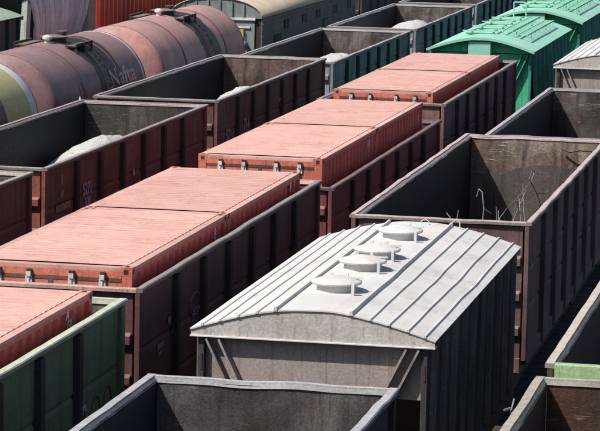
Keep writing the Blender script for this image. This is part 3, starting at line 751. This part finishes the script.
green = [paint('mint_green_roof', (0.21, 0.49, 0.365), (0.28, 0.54, 0.42), rust=0.2, rust_col=(0.26, 0.36, 0.29), grime=0.22, grime_col=(0.08, 0.2, 0.15), dust=0.3, dust_col=(0.38, 0.60, 0.51), rough=0.6, bump=0.1, vary=0.03, streak=0.3, mottle=0.10, runs=0.08, scr=0.2, scr_col=(0.2, 0.42, 0.33)),
         paint('green_end', (0.06, 0.40, 0.23), (0.055, 0.35, 0.20), rust=0.05, grime=0.2, rough=0.55),
         paint('deep_green_side', (0.035, 0.19, 0.145), (0.045, 0.22, 0.17), rust=0.08, grime=0.35, rust_col=(0.08, 0.1, 0.09)),
         paint('green_fascia', (0.06, 0.42, 0.25), (0.055, 0.36, 0.21), rust=0.05, grime=0.2),
         paint('green_strut', (0.10, 0.42, 0.28), (0.08, 0.36, 0.24), rust=0.05, grime=0.2),
         paint('green_rib', (0.08, 0.30, 0.23), (0.07, 0.26, 0.2), rust=0.05, grime=0.4)]
hopper('mint green hopper wagon nearest to the containers', XC, 84.4, 94.6, 3.5, green, W=3.2, rise=0.36, lean=0.2, walkways=True, hatch=None, seams=False, over=0.38, endpanel=False, group='green hopper wagons')
hopper('mint green hopper wagon second in line, behind the nearest green one', XC, 98.0, 108.2, 3.5, green, W=3.2, rise=0.36, lean=0.2, walkways=True, hatch=None, seams=False, over=0.38, endpanel=False, group='green hopper wagons')
hopper('mint green hopper wagon farthest in line, at the top right corner', XC, 111.6, 121.8, 3.5, green, W=3.2, rise=0.36, lean=0.2, walkways=True, hatch=None, seams=False, over=0.38, endpanel=False, group='green hopper wagons')

# ------------------------------------------------------------------ tank cars
XT = TRACKS['T']
def stain(cy, width, colour=(0.016, 0.012, 0.011), amount=0.95, bands=()):
    """oil running down around the manway at world y = cy, painted rings and a painted-in rim highlight (y0, y1, colour)"""
    def f(N, L, geo, col, mix, ramp, math_, tex):
        sep = N.new('ShaderNodeSeparateXYZ'); L.new(geo.outputs['Position'], sep.inputs[0])
        for a, b, c in bands:
            k = math_('MULTIPLY', math_('GREATER_THAN', sep.outputs['Y'], a), math_('LESS_THAN', sep.outputs['Y'], b))
            k = math_('MULTIPLY', k, ramp(tex(3.0, detail=6, off=31), 0.25, 0.45, 0.6, 1.0))
            col = mix(k, col, c)
        sub = N.new('ShaderNodeMath'); sub.operation = 'SUBTRACT'; L.new(sep.outputs['Y'], sub.inputs[0]); sub.inputs[1].default_value = cy
        ab = N.new('ShaderNodeMath'); ab.operation = 'ABSOLUTE'; L.new(sub.outputs[0], ab.inputs[0])
        wob = N.new('ShaderNodeMath'); wob.operation = 'MULTIPLY_ADD'; L.new(tex(1.6, detail=6, off=27), wob.inputs[0]); wob.inputs[1].default_value = -1.5; L.new(ab.outputs[0], wob.inputs[2])
        k = ramp(wob.outputs[0], width - 0.85, width - 0.70, amount, 0)
        return mix(k, col, colour)
    return f

def tank_car(label, y0, y1, shell, R=1.5, zc=2.7, group='tank cars', manway=None):
    h = (y1 - y0) / 2; my = (manway - (y0 + y1) / 2) if manway else 0
    t = thing('tank_car', label, 'tank car', (XT, (y0 + y1) / 2, 0), group)
    prof = []
    for i in range(9):
        a = math.pi / 2 * i / 8; prof.append((max(0.02, R * math.sin(a)), -h + 0.46 * (1 - math.cos(a))))
    for i in range(1, 24): prof.append((R, -h + 0.46 + (2 * h - 0.92) * i / 24))
    for i in range(9):
        a = math.pi / 2 * (1 - i / 8); prof.append((max(0.02, R * math.sin(a)), h - 0.46 * (1 - math.cos(a))))
    sh = MB().lathe((0, 0, zc), prof, 'y', 72).build('tank_shell', shell, t, smooth=True)
    for y in (-h + 0.46, -h * 0.45, h * 0.45, h - 0.46):
        MB().lathe((0, y, zc), [(R + 0.003, -0.02), (R + 0.006, -0.012), (R + 0.006, 0.012), (R + 0.003, 0.02)], 'y', 64).build('weld_seam', M['seam'], sh, smooth=True)
    ztop = zc + R
    MB().lathe((0, my, ztop - 0.06), [(0.34, 0), (0.33, 0.14), (0.38, 0.15), (0.38, 0.18), (0.2, 0.22), (0.02, 0.22)], 'z', 24).build('manway', M['iron'], t)
    MB().lathe((0.05, my - 0.75, ztop - 0.04), [(0.08, 0), (0.08, 0.13), (0.13, 0.14), (0.13, 0.2), (0.05, 0.25)], 'z', 14).build('safety_valve', M['galv'], t)
    MB().lathe((0, my + 0.8, ztop - 0.04), [(0.09, 0), (0.09, 0.18), (0.14, 0.19), (0.14, 0.25)], 'z', 14).build('vent', M['iron'], t)
    for sx in (-1, 1):
        m = MB()
        m.box(*sorted((sx * 0.55, sx * 0.85)), my - 0.8, my + 0.8, ztop - 0.09, ztop - 0.06)
        for q in (-0.75, 0, 0.75):
            m.bar((sx * 0.83, my + q, ztop - 0.30), (sx * 0.83, my + q, ztop - 0.09), 0.05)
        m.build('platform', M['iron'], t)
        MB().bar((sx * 0.84, my - 0.8, ztop - 0.03), (sx * 0.84, my + 0.8, ztop - 0.03), 0.03, 0.06).build('toe_board', M['iron'], t)
        lad = MB()
        for q in (-0.22, 0.22):
            pts = [(sx * 0.86, my + q + 0.05, ztop - 0.02)]
            for i in range(9):
                a = math.radians(38 + 62 * i / 8); pts.append((sx * (R + 0.10) * math.sin(a), my + q + 0.05, zc + (R + 0.10) * math.cos(a)))
            pts.append((sx * (R + 0.05), my + q + 0.05, 1.2))
            lad.tube(pts, 0.015, 5)
        for i in range(11):
            a = math.radians(42 + 6.2 * i); rr = R + 0.10
            lad.bar((sx * rr * math.sin(a), my - 0.17, zc + rr * math.cos(a)), (sx * rr * math.sin(a), my + 0.27, zc + rr * math.cos(a)), 0.015)
        lad.build('ladder', M['iron'], t)
    for s in (-1, 1):
        MB().lathe((0, s * (h - 3.0), zc), [(R + 0.004, -0.06), (R + 0.009, -0.055), (R + 0.009, 0.055), (R + 0.004, 0.06)], 'y', 64).build('tank_strap', M['seam'], t, smooth=True)
        MB().box(-1.25, 1.25, s * (h - 1.9) - 0.2, s * (h - 1.9) + 0.2, 1.1, 1.75).build('saddle', M['iron'], t)
    MB().box(-0.45, 0.45, -h + 0.1, h - 0.1, 0.85, 1.12).build('centre_sill', M['iron'], t)
    running_gear(t, h + 0.1, h - 1.6)
    return t
cream = (0.50, 0.46, 0.44)
m0 = paint('brown_tank_paint', (0.20, 0.11, 0.11), (0.15, 0.085, 0.09), dust=0.4, dust_col=(0.4, 0.26, 0.24), rust=0.1, grime=0.3, rough=0.55, bump=0.1, extra=stain(62.0, 0.9, bands=((64.75, 66.75, (0.50, 0.46, 0.22)), (66.75, 67.65, (0.72, 0.70, 0.68)))))
m1 = paint('purple_brown_tank_paint', (0.27, 0.155, 0.155), (0.19, 0.115, 0.125), dust=0.45, dust_col=(0.42, 0.27, 0.25), runs=0.25, rust=0.12, grime=0.25, rough=0.5, bump=0.1, mottle=0.15, rust_col=(0.25, 0.12, 0.10), extra=stain(74.35, 1.15, bands=((77.42, 77.56, (0.75, 0.7, 0.68)),)))  # thin pale band is the far rim's highlight put into the paint
m2 = paint('pink_tank_paint', (0.50, 0.24, 0.205), (0.32, 0.175, 0.17), dust=0.4, dust_col=(0.55, 0.36, 0.33), runs=0.25, rust=0.15, grime=0.25, rough=0.5, bump=0.1, mottle=0.15, rust_col=(0.30, 0.12, 0.09), extra=stain(86.0, 0.95))
T0 = tank_car('brown tank car with yellow and white painted rings at the left edge', 56.9, 67.72, m0)
T1 = tank_car('purple-brown tank car lettered Nafta, middle of the tank cars', 68.5, 78.1, m1, manway=73.6)
T2 = tank_car('faded pink tank car, farthest, in front of the grey van', 79.4, 90.7, m2, manway=85.4)
# lettering wrapped on the shell of the middle tank car
def wrapped_text(body, size, mat, parent, y, ang, R, zc, stretch=1.0):
    o = text(body, size, mat, parent, (0, 0, 0), stretch=stretch, bold=0.012)
    for v in o.data.vertices:
        yy, s = v.co.y, v.co.z
        a = ang + s / R
        v.co = Vector(((R + 0.008) * math.cos(a), y + yy, zc + (R + 0.008) * math.sin(a)))
    return o
wrapped_text('Nafta', 0.66, M['tank_mark'], T1, 2.1, math.radians(19), 1.5, 2.7, stretch=1.75)

# ------------------------------------------------------------------ grey van with cream arched roof
vanm = paint('grey_green_van_paint', (0.125, 0.135, 0.125), (0.105, 0.112, 0.105), rust=0.08, grime=0.3)
vane = paint('blue_grey_end_paint', (0.21, 0.24, 0.24), (0.17, 0.20, 0.20), rust=0.06, grime=0.25)
vanr = paint('cream_roof_paint', (0.46, 0.385, 0.29), (0.40, 0.335, 0.26), rust=0.12, rust_col=(0.3, 0.24, 0.18), grime=0.25, grime_col=(0.15, 0.12, 0.1), streak=0.4)
def van(label, y0, y1):
    h = (y1 - y0) / 2; hw = 1.55; ze = 3.68; zt = 4.32
    t = thing('covered_van', label, 'railway van', (XT, (y0 + y1) / 2, 0))
    prof = [(hw * 1.01 * math.sin(math.radians(a)), ze + (zt - ze) * math.cos(math.radians(a))) for a in range(-90, 91, 10)]
    MB().strip(prof, -h - 0.05, h + 0.05, 1).build('roof', vanr, t, smooth=True, solid=0.03)
    for s in (-1, 1):
        m = MB(); q = prof
        for y in (s * (h - 0.03), s * (h - 0.0)):
            for x, z in q: m.v += [(x * 0.985, y, ze - 0.02), (x * 0.985, y, z - 0.02)]
        k = 2 * len(q)
        for i in range(len(q) - 1):
            a = i * 2; m.f += [(a, a + 1, a + 3, a + 2), (k + a, k + a + 1, k + a + 3, k + a + 2), (a, a + 2, k + a + 2, k + a), (a + 1, a + 3, k + a + 3, k + a + 1)]
        m.build('end_gable', vane, t)
        MB().box(-hw + 0.08, hw - 0.25, *sorted((s * (h - 0.06), s * (h - 0.005))), 1.1, ze - 0.021).build('end_wall', vane, t)
        MB().box(-hw + 0.06, hw - 0.22, *sorted((s * h, s * (h + 0.06))), 3.60, 3.68).build('end_moulding', M['galv'], t)
        for x in (-1.1, -0.7, -0.3, 0.1, 0.5, 0.9):
            MB().box(x, x + 0.06, *sorted((s * (h + 0.001), s * (h + 0.05))), 3.70, ze + (zt - ze) * math.sqrt(1 - (abs(x + .03) / hw) ** 2) - 0.08).build('end_rib', vane, t)
        MB().box(0.4, 1.15, *sorted((s * (h + 0.001), s * (h + 0.05))), 3.34, 3.40).build('lamp_shelf', M['galv'], t)
        MB().box(0.72, 0.95, *sorted((s * (h + 0.001), s * (h + 0.10))), 3.02, 3.30).build('yellow_lamp_box', paint('yellow_paint', (0.5, 0.42, 0.16), grime=0.2, rust=0.1), t)
        MB().box(0.62, 1.05, *sorted((s * (h + 0.001), s * (h + 0.3))), 2.80, 2.9).build('buffer_housing', M['galv'], t)
        MB().box(0.5, 1.1, *sorted((s * (h + 0.001), s * (h + 0.2))), 1.2, 2.79).build('gangway_panel', vane, t)
        MB().box(hw - 0.24, hw - 0.02, *sorted((s * (h - 0.2), s * (h - 0.06))), 1.1, ze - 0.03).build('corner_recess', M['iron'], t)
        x = s * hw
        MB().box(*sorted((s * (hw - 0.05), s * hw)), -h + 0.05, h - 0.05, 1.1, ze - 0.02).build('side_wall', vanm, t)
        for z in (2.2, 3.05, 3.45): MB().box(*sorted((s * (hw + 0.001), s * (hw + 0.03))), -h + 0.06, h - 0.06, z, z + 0.05).build('side_moulding', vanm, t)
        for y in (-4.6, -1.5, 1.0, 4.2, 7.0):
            w = MB().box(*sorted((s * (hw + 0.001), s * (hw + 0.012))), y - 0.3, y + 0.3, 3.12, 3.40).build('window', M['dark_gap'], t)
            MB().box(*sorted((s * (hw + 0.013), s * (hw + 0.03))), y - 0.34, y - 0.3, 3.1, 3.42).box(*sorted((s * (hw + 0.013), s * (hw + 0.03))), y + 0.3, y + 0.34, 3.1, 3.42).build('window_frame', vanm, w)
        for y in (-6.0, 2.5): MB().box(*sorted((s * (hw + 0.002), s * (hw + 0.04))), y - 0.55, y + 0.55, 1.2, 3.0).build('door', M['iron'] if y < 0 else vanm, t)
    for y in (-h + 1.6, -h + 4.8, 1.5, 5.0):
        MB().lathe((0.1, y, zt - 0.05), [(0.26, 0), (0.26, 0.16), (0.38, 0.17), (0.34, 0.27), (0.05, 0.31)], 'z', 16).build('roof_vent', M['iron'], t)
    MB().box(-1.2, 1.2, -h + 0.1, h - 0.1, 0.85, 1.09).build('underframe', M['iron'], t)
    running_gear(t, h + 0.4, h - 3)
    return t
van('grey-green van with cream arched roof behind the pink tank car', 92.5, 109.5)
W_TD = gondola('dark open wagon beyond the grey van at the top edge', XT, 111.0, 124.0, 3.5, g_hn, seed=21)

# ------------------------------------------------------------------ row at the upper left
XU = TRACKS['U']
palegreen = [paint('pale_green_roof', (0.32, 0.40, 0.33), (0.28, 0.36, 0.29), rust=0.1, grime=0.2, rust_col=(0.25, 0.25, 0.2)), paint('dark_green_end', (0.03, 0.06, 0.045), rust=0.1, grime=0.4),
             paint('dark_green_side', (0.025, 0.045, 0.04), rust=0.1, grime=0.4), paint('pale_green_fascia', (0.26, 0.34, 0.28), rust=0.1, grime=0.2), paint('pale_grey_strut', (0.36, 0.38, 0.35), rust=0.1, grime=0.2)]
hopper('pale green roofed hopper wagon in the upper left corner', XU, 68.5, 80.3, 4.35, palegreen, W=3.2, hatch=None, seams=False, group='wagons of the farthest left row')

ribm = paint('violet_grey_ribbed_steel', (0.50, 0.50, 0.55), (0.45, 0.42, 0.47), rust=0.15, rust_col=(0.16, 0.08, 0.09), grime=0.25)
ribd = paint('dark_violet_sheet', (0.07, 0.06, 0.075), (0.09, 0.06, 0.07), rust=0.2, grime=0.4)  # darker than the ribs, shows as dark lines between them
def ribbed_hopper(label, y0, y1):
    h = (y1 - y0) / 2
    t = thing('ribbed_hopper_wagon', label, 'hopper wagon', (XU, (y0 + y1) / 2, 0), 'wagons of the farthest left row')
    # half profile: bulging side that draws in towards the bottom
    prof = [(1.50, 4.95), (1.56, 4.5), (1.55, 4.0), (1.45, 3.5), (1.25, 3.0), (0.95, 2.4), (0.6, 1.8), (0.45, 1.2)]
    def yl(z): return h - max(0, (5.0 - z)) * 0.62 if z > 1.5 else h - 2.2
    for s in (-1, 1):
        m = MB()
        for i, (x, z) in enumerate(prof):
            for j in range(13): m.v.append((s * x, -yl(z) + 2 * yl(z) * j / 12, z))
        for i in range(len(prof) - 1):
            for j in range(12):
                q = i * 13 + j; m.f.append((q, q + 1, q + 14, q + 13))
        m.build('side_sheet', ribd, t, smooth=True, solid=0.02)
        for k in range(11):
            u = (k + 0.5) / 11
            m = MB()
            for x, z in prof[:-1]:
                y = -yl(z) + 2 * yl(z) * u
                for dx, dy in ((-0.01, -0.25), (0.07, -0.2), (0.07, 0.2), (-0.01, 0.25)): m.v.append((s * (x + dx), y + dy, z))
            for i in range(len(prof) - 2):
                for e in range(3):
                    q = i * 4 + e; m.f.append((q, q + 1, q + 5, q + 4))
            m.build('side_rib', ribm, t)
        m = MB()
        for x, z in prof: m.v += [(-x, s * yl(z), z), (x, s * yl(z), z)]
        for i in range(len(prof) - 1):
            q = i * 2; m.f.append((q, q + 1, q + 3, q + 2))
        m.build('end_sheet', palegreen[2], t)
        for sx in (-1, 1): MB().bar((sx * 1.45, s * (h - 0.25), 4.9), (sx * 1.35, s * (h + 0.05), 1.1), 0.2).build('end_strut', palegreen[4], t)
    MB().box(-1.56, 1.56, -h, h, 4.95, 5.02).build('roof', ribm, t)
    MB().box(-1.3, 1.3, -h - 0.6, h + 0.6, 0.85, 1.15).build('underframe', M['iron'], t)
    running_gear(t, h + 0.7, h - 1.0)
ribbed_hopper('violet-grey ribbed hopper wagon with curved sides, behind the tank cars', 80.85, 87.6)

redm = paint('bright_red_steel', (0.45, 0.06, 0.035), (0.4, 0.05, 0.03), rust=0.06, grime=0.15, rough=0.5)
def red_wagon(label, y0, y1):
    h = (y1 - y0) / 2; zt = 4.75
    t = thing('red_box_wagon', label, 'box wagon', (XU, (y0 + y1) / 2, 0), 'wagons of the farthest left row')
    for s in (-1, 1):
        MB().box(*sorted((s * 1.42, s * 1.46)), -h, h, 1.2, zt).build('side_wall', redm, t)
        n = 24
        for i in range(n + 1):
            y = -h + 0.08 + (2 * h - 0.16) * i / n
            MB().hexa([(s * 1.455, y - 0.12, 1.2), (s * 1.55, y - 0.07, 1.2), (s * 1.55, y + 0.07, 1.2), (s * 1.455, y + 0.12, 1.2),
                       (s * 1.455, y - 0.12, zt), (s * 1.55, y - 0.07, zt), (s * 1.55, y + 0.07, zt), (s * 1.455, y + 0.12, zt)]).build('side_rib', redm, t)
        MB().box(-1.42, 1.42, *sorted((s * (h - 0.04), s * h)), 1.2, zt).build('end_wall', M['iron'], t)  # dark material stands in for the shadow of the neighbouring hopper
    MB().box(-1.5, 1.5, -h - 0.03, h + 0.03, zt + 0.001, zt + 0.08).build('roof', redm, t)
    MB().box(-1.4, 1.4, -h, h, 0.85, 1.199).build('underframe', M['iron'], t)
    running_gear(t, h + 0.3)
red_wagon('bright red ribbed box wagon behind the pink tank car', 88.7, 101.5)

# ------------------------------------------------------------------ scrap wire in the open wagon
def scrap(label, y, x, shapes, r=0.008):
    o = MB()
    for pts in shapes: o.tube([(a, b, c) for a, b, c in pts], r, 6)
    ob = o.build('wire_scrap', M['wire'])
    ob.location = (x, y, 1.3)
    tag(ob, label, 'scrap metal', 'bent wire scrap')
scrap('tangle of bent grey wire leaning in the open gondola wagon', 52.6, -6.55, [
    [(0.05, -2.3, 0.0), (0.02, -2.15, 1.0), (0.0, -1.9, 1.85), (0.02, -0.9, 1.93), (0.0, 0.3, 1.90), (0.0, 1.6, 1.93), (0.0, 2.6, 1.98), (0.02, 3.0, 2.12), (0.0, 2.7, 2.18), (-0.01, 2.4, 2.05), (0.02, 2.7, 1.9)],
    [(0.05, 0.1, 1.92), (0.03, 0.9, 1.5), (0.05, 1.6, 0.9), (0.1, 2.0, 0.0)],
    [(0.0, 2.7, 1.95), (0.08, 3.2, 1.6), (0.12, 3.9, 1.15), (0.15, 4.4, 0.0)],
    [(0.05, 3.0, 1.7), (0.16, 3.7, 1.62), (0.20, 3.9, 1.66)],
    [(-0.2, -0.9, 1.92), (-0.1, -1.1, 1.0), (-0.05, -1.3, 0.0)],
    [(-0.3, 0.2, 1.7), (-0.2, -0.4, 1.1), (-0.25, -0.9, 0.0)],
    [(0.0, 0.4, 1.8), (-0.15, 0.3, 1.0), (-0.2, 0.2, 0.0)],
    [(0.02, -1.6, 1.9), (0.1, -1.2, 1.3), (0.16, -0.8, 0.5), (0.2, -0.5, 0.0)], [(0.0, 0.8, 1.92), (0.1, 0.5, 1.3), (0.2, 0.2, 0.0)], [(-0.1, 2.2, 1.96), (-0.05, 2.0, 1.5), (0.05, 1.7, 1.1), (0.0, 1.5, 0.0)], [(0.04, 3.0, 2.1), (0.1, 3.1, 2.06), (0.14, 3.3, 2.07)],
    [(0.0, 1.9, 1.9), (-0.15, 1.3, 1.4), (-0.2, 0.9, 0.6), (-0.2, 0.6, 0.0)]])
scrap('short hooked grey wire in the shaded corner of the open gondola wagon', 54.0, -7.35, [
    [(0.0, 0, 0), (0.02, 0.05, 0.8), (0.05, 0.1, 1.55), (0.0, 0.2, 1.85), (-0.08, 0.3, 1.9), (-0.12, 0.3, 1.75)], [(0.05, 0.1, 1.55), (0.18, 0.2, 1.45)]], r=0.011)
scrap('pale wire stub at the foot of the shaded wall in the open gondola wagon', 51.9, -7.6, [
    [(0, 0, 0), (0.05, 0.0, 1.2), (0.12, 0.1, 1.78)], [(0.05, 0.0, 1.2), (-0.02, 0.05, 1.65), (-0.1, 0.1, 1.72)]], r=0.011)

# ------------------------------------------------------------------ markings and small things
def side_mark(w, body, size, y_world, z, mat, dx=0.0, W=3.13, bold=0.004):
    text(body, size, mat, w, (W / 2 - 0.095 + 0.022 + dx, y_world - w.location.y, z), bold=bold)
side_mark(W_A, '5271', 0.34, 55.85, 2.66, M['worn_mark'], bold=0.012)
side_mark(W_A, '308', 0.30, 55.85, 2.38, M['worn_mark'], bold=0.012)
side_mark(W_A, '8', 0.26, 54.0, 3.05, M['worn_mark'])
side_mark(W_A, '6', 0.32, 59.5, 2.6, M['worn_mark'], bold=0.012)
side_mark(W_B, '52', 0.40, 68.5, 2.45, M['worn_mark'], bold=0.01)
side_mark(W_B, '714', 0.42, 70.6, 2.5, M['worn_mark'], bold=0.01)
side_mark(W_B, '96', 0.36, 74.6, 2.7, M['worn_mark'], bold=0.01)
side_mark(W_G3, '5', 0.2, 49.0, 2.6, M['worn_mark'])
def disc_mark(w, y_world, z, ry, rz_, mat, name='marking', dx=0.0):
    m = MB(); n = 14
    yy = y_world - w.location.y; x = 3.13 / 2 - 0.095 + 0.022 + dx
    m.v = [(x, yy + ry * math.cos(2 * math.pi * i / n), z + rz_ * math.sin(2 * math.pi * i / n)) for i in range(n)]; m.f = [tuple(range(n))]
    m.build(name, mat, w)
disc_mark(W_A, 54.0, 2.78, 0.13, 0.08, M['tan_mark'])
disc_mark(W_MAIN, 40.9, 2.74, 0.11, 0.06, M['tan_mark'])
def bar_mark(w, y0, y1, z0, z1, mat, name='marking', slant=0.0):
    m = MB(); x = 3.13 / 2 - 0.095 + 0.022; o = w.location.y
    m.v = [(x, y0 - o, z0), (x, y1 - o, z0 + slant), (x, y1 - o, z1 + slant), (x, y0 - o, z1)]; m.f = [(0, 1, 2, 3)]
    m.build(name, mat, w)
bar_mark(W_A, 53.6, 54.6, 2.44, 2.58, M['tan_mark'])
bar_mark(W_MAIN, 40.2, 40.55, 2.40, 2.48, M['graf_mark'], slant=0.02)
bar_mark(W_MAIN, 40.25, 40.5, 2.30, 2.36, M['tan_mark'], slant=0.02)
bar_mark(W_MAIN, 41.05, 41.2, 2.5, 2.54, M['graf_mark'], slant=0.05)
def scrawl(w, strokes, mat, r=0.02, name='graffiti'):
    m = MB(); x = 3.13 / 2 - 0.095 + 0.012; o = w.location.y
    for st in strokes: m.tube([(x, y - o, z) for y, z in st], r, 5)
    m.build(name, mat, w)
def ring(cy, cz, ry, rz_, a0=0, a1=360, n=14):
    return [(cy + ry * math.cos(math.radians(a0 + (a1 - a0) * i / n)), cz + rz_ * math.sin(math.radians(a0 + (a1 - a0) * i / n))) for i in range(n + 1)]
scrawl(W_MAIN, [ring(42.55, 2.72, 0.34, 0.17, 30, 330), ring(42.7, 2.5, 0.3, 0.14, 40, 300)], M['graf_mark'], 0.014)
scrawl(W_GREEN, [ring(36.1, 2.0, 0.28, 0.45, 20, 170), ring(36.9, 1.95, 0.25, 0.42, 10, 190), ring(37.5, 1.9, 0.25, 0.5, 20, 160)], M['red_mark'], 0.011)
scrawl(W_GREEN, [ring(36.3, 2.1, 0.1, 0.25, 40, 150)], M['white_mark'], 0.018)
scrawl(W_GREEN, [[(35.85, 2.85), (35.9, 2.72), (35.8, 2.6)], [(35.95, 2.68), (35.85, 2.56)]], M['worn_mark'], 0.014)
# retaining hook on the rim of the rust-brown wagon, bolt heads on posts of the green wagon
MB().bar((-3.13 / 2 - 0.05, 32.55 - W_RB.location.y, 3.36), (-3.13 / 2 - 0.03, 32.7 - W_RB.location.y, 3.50), 0.018).bar((-3.13 / 2 - 0.05, 32.55 - W_RB.location.y, 3.42), (-3.13 / 2 - 0.12, 32.5 - W_RB.location.y, 3.40), 0.022).build('rim_hook', M['wire'], W_RB)
# grab handle loop on the far end of the white hopper roof and handrail on the maroon wagon
MB().tube([(-3.13 / 2 + 0.02, 66.0 - W_A.location.y, 3.43), (-3.13 / 2 + 0.02, 66.0 - W_A.location.y, 3.5)], 0.02).build('rim_pin', M['galv'], W_A)
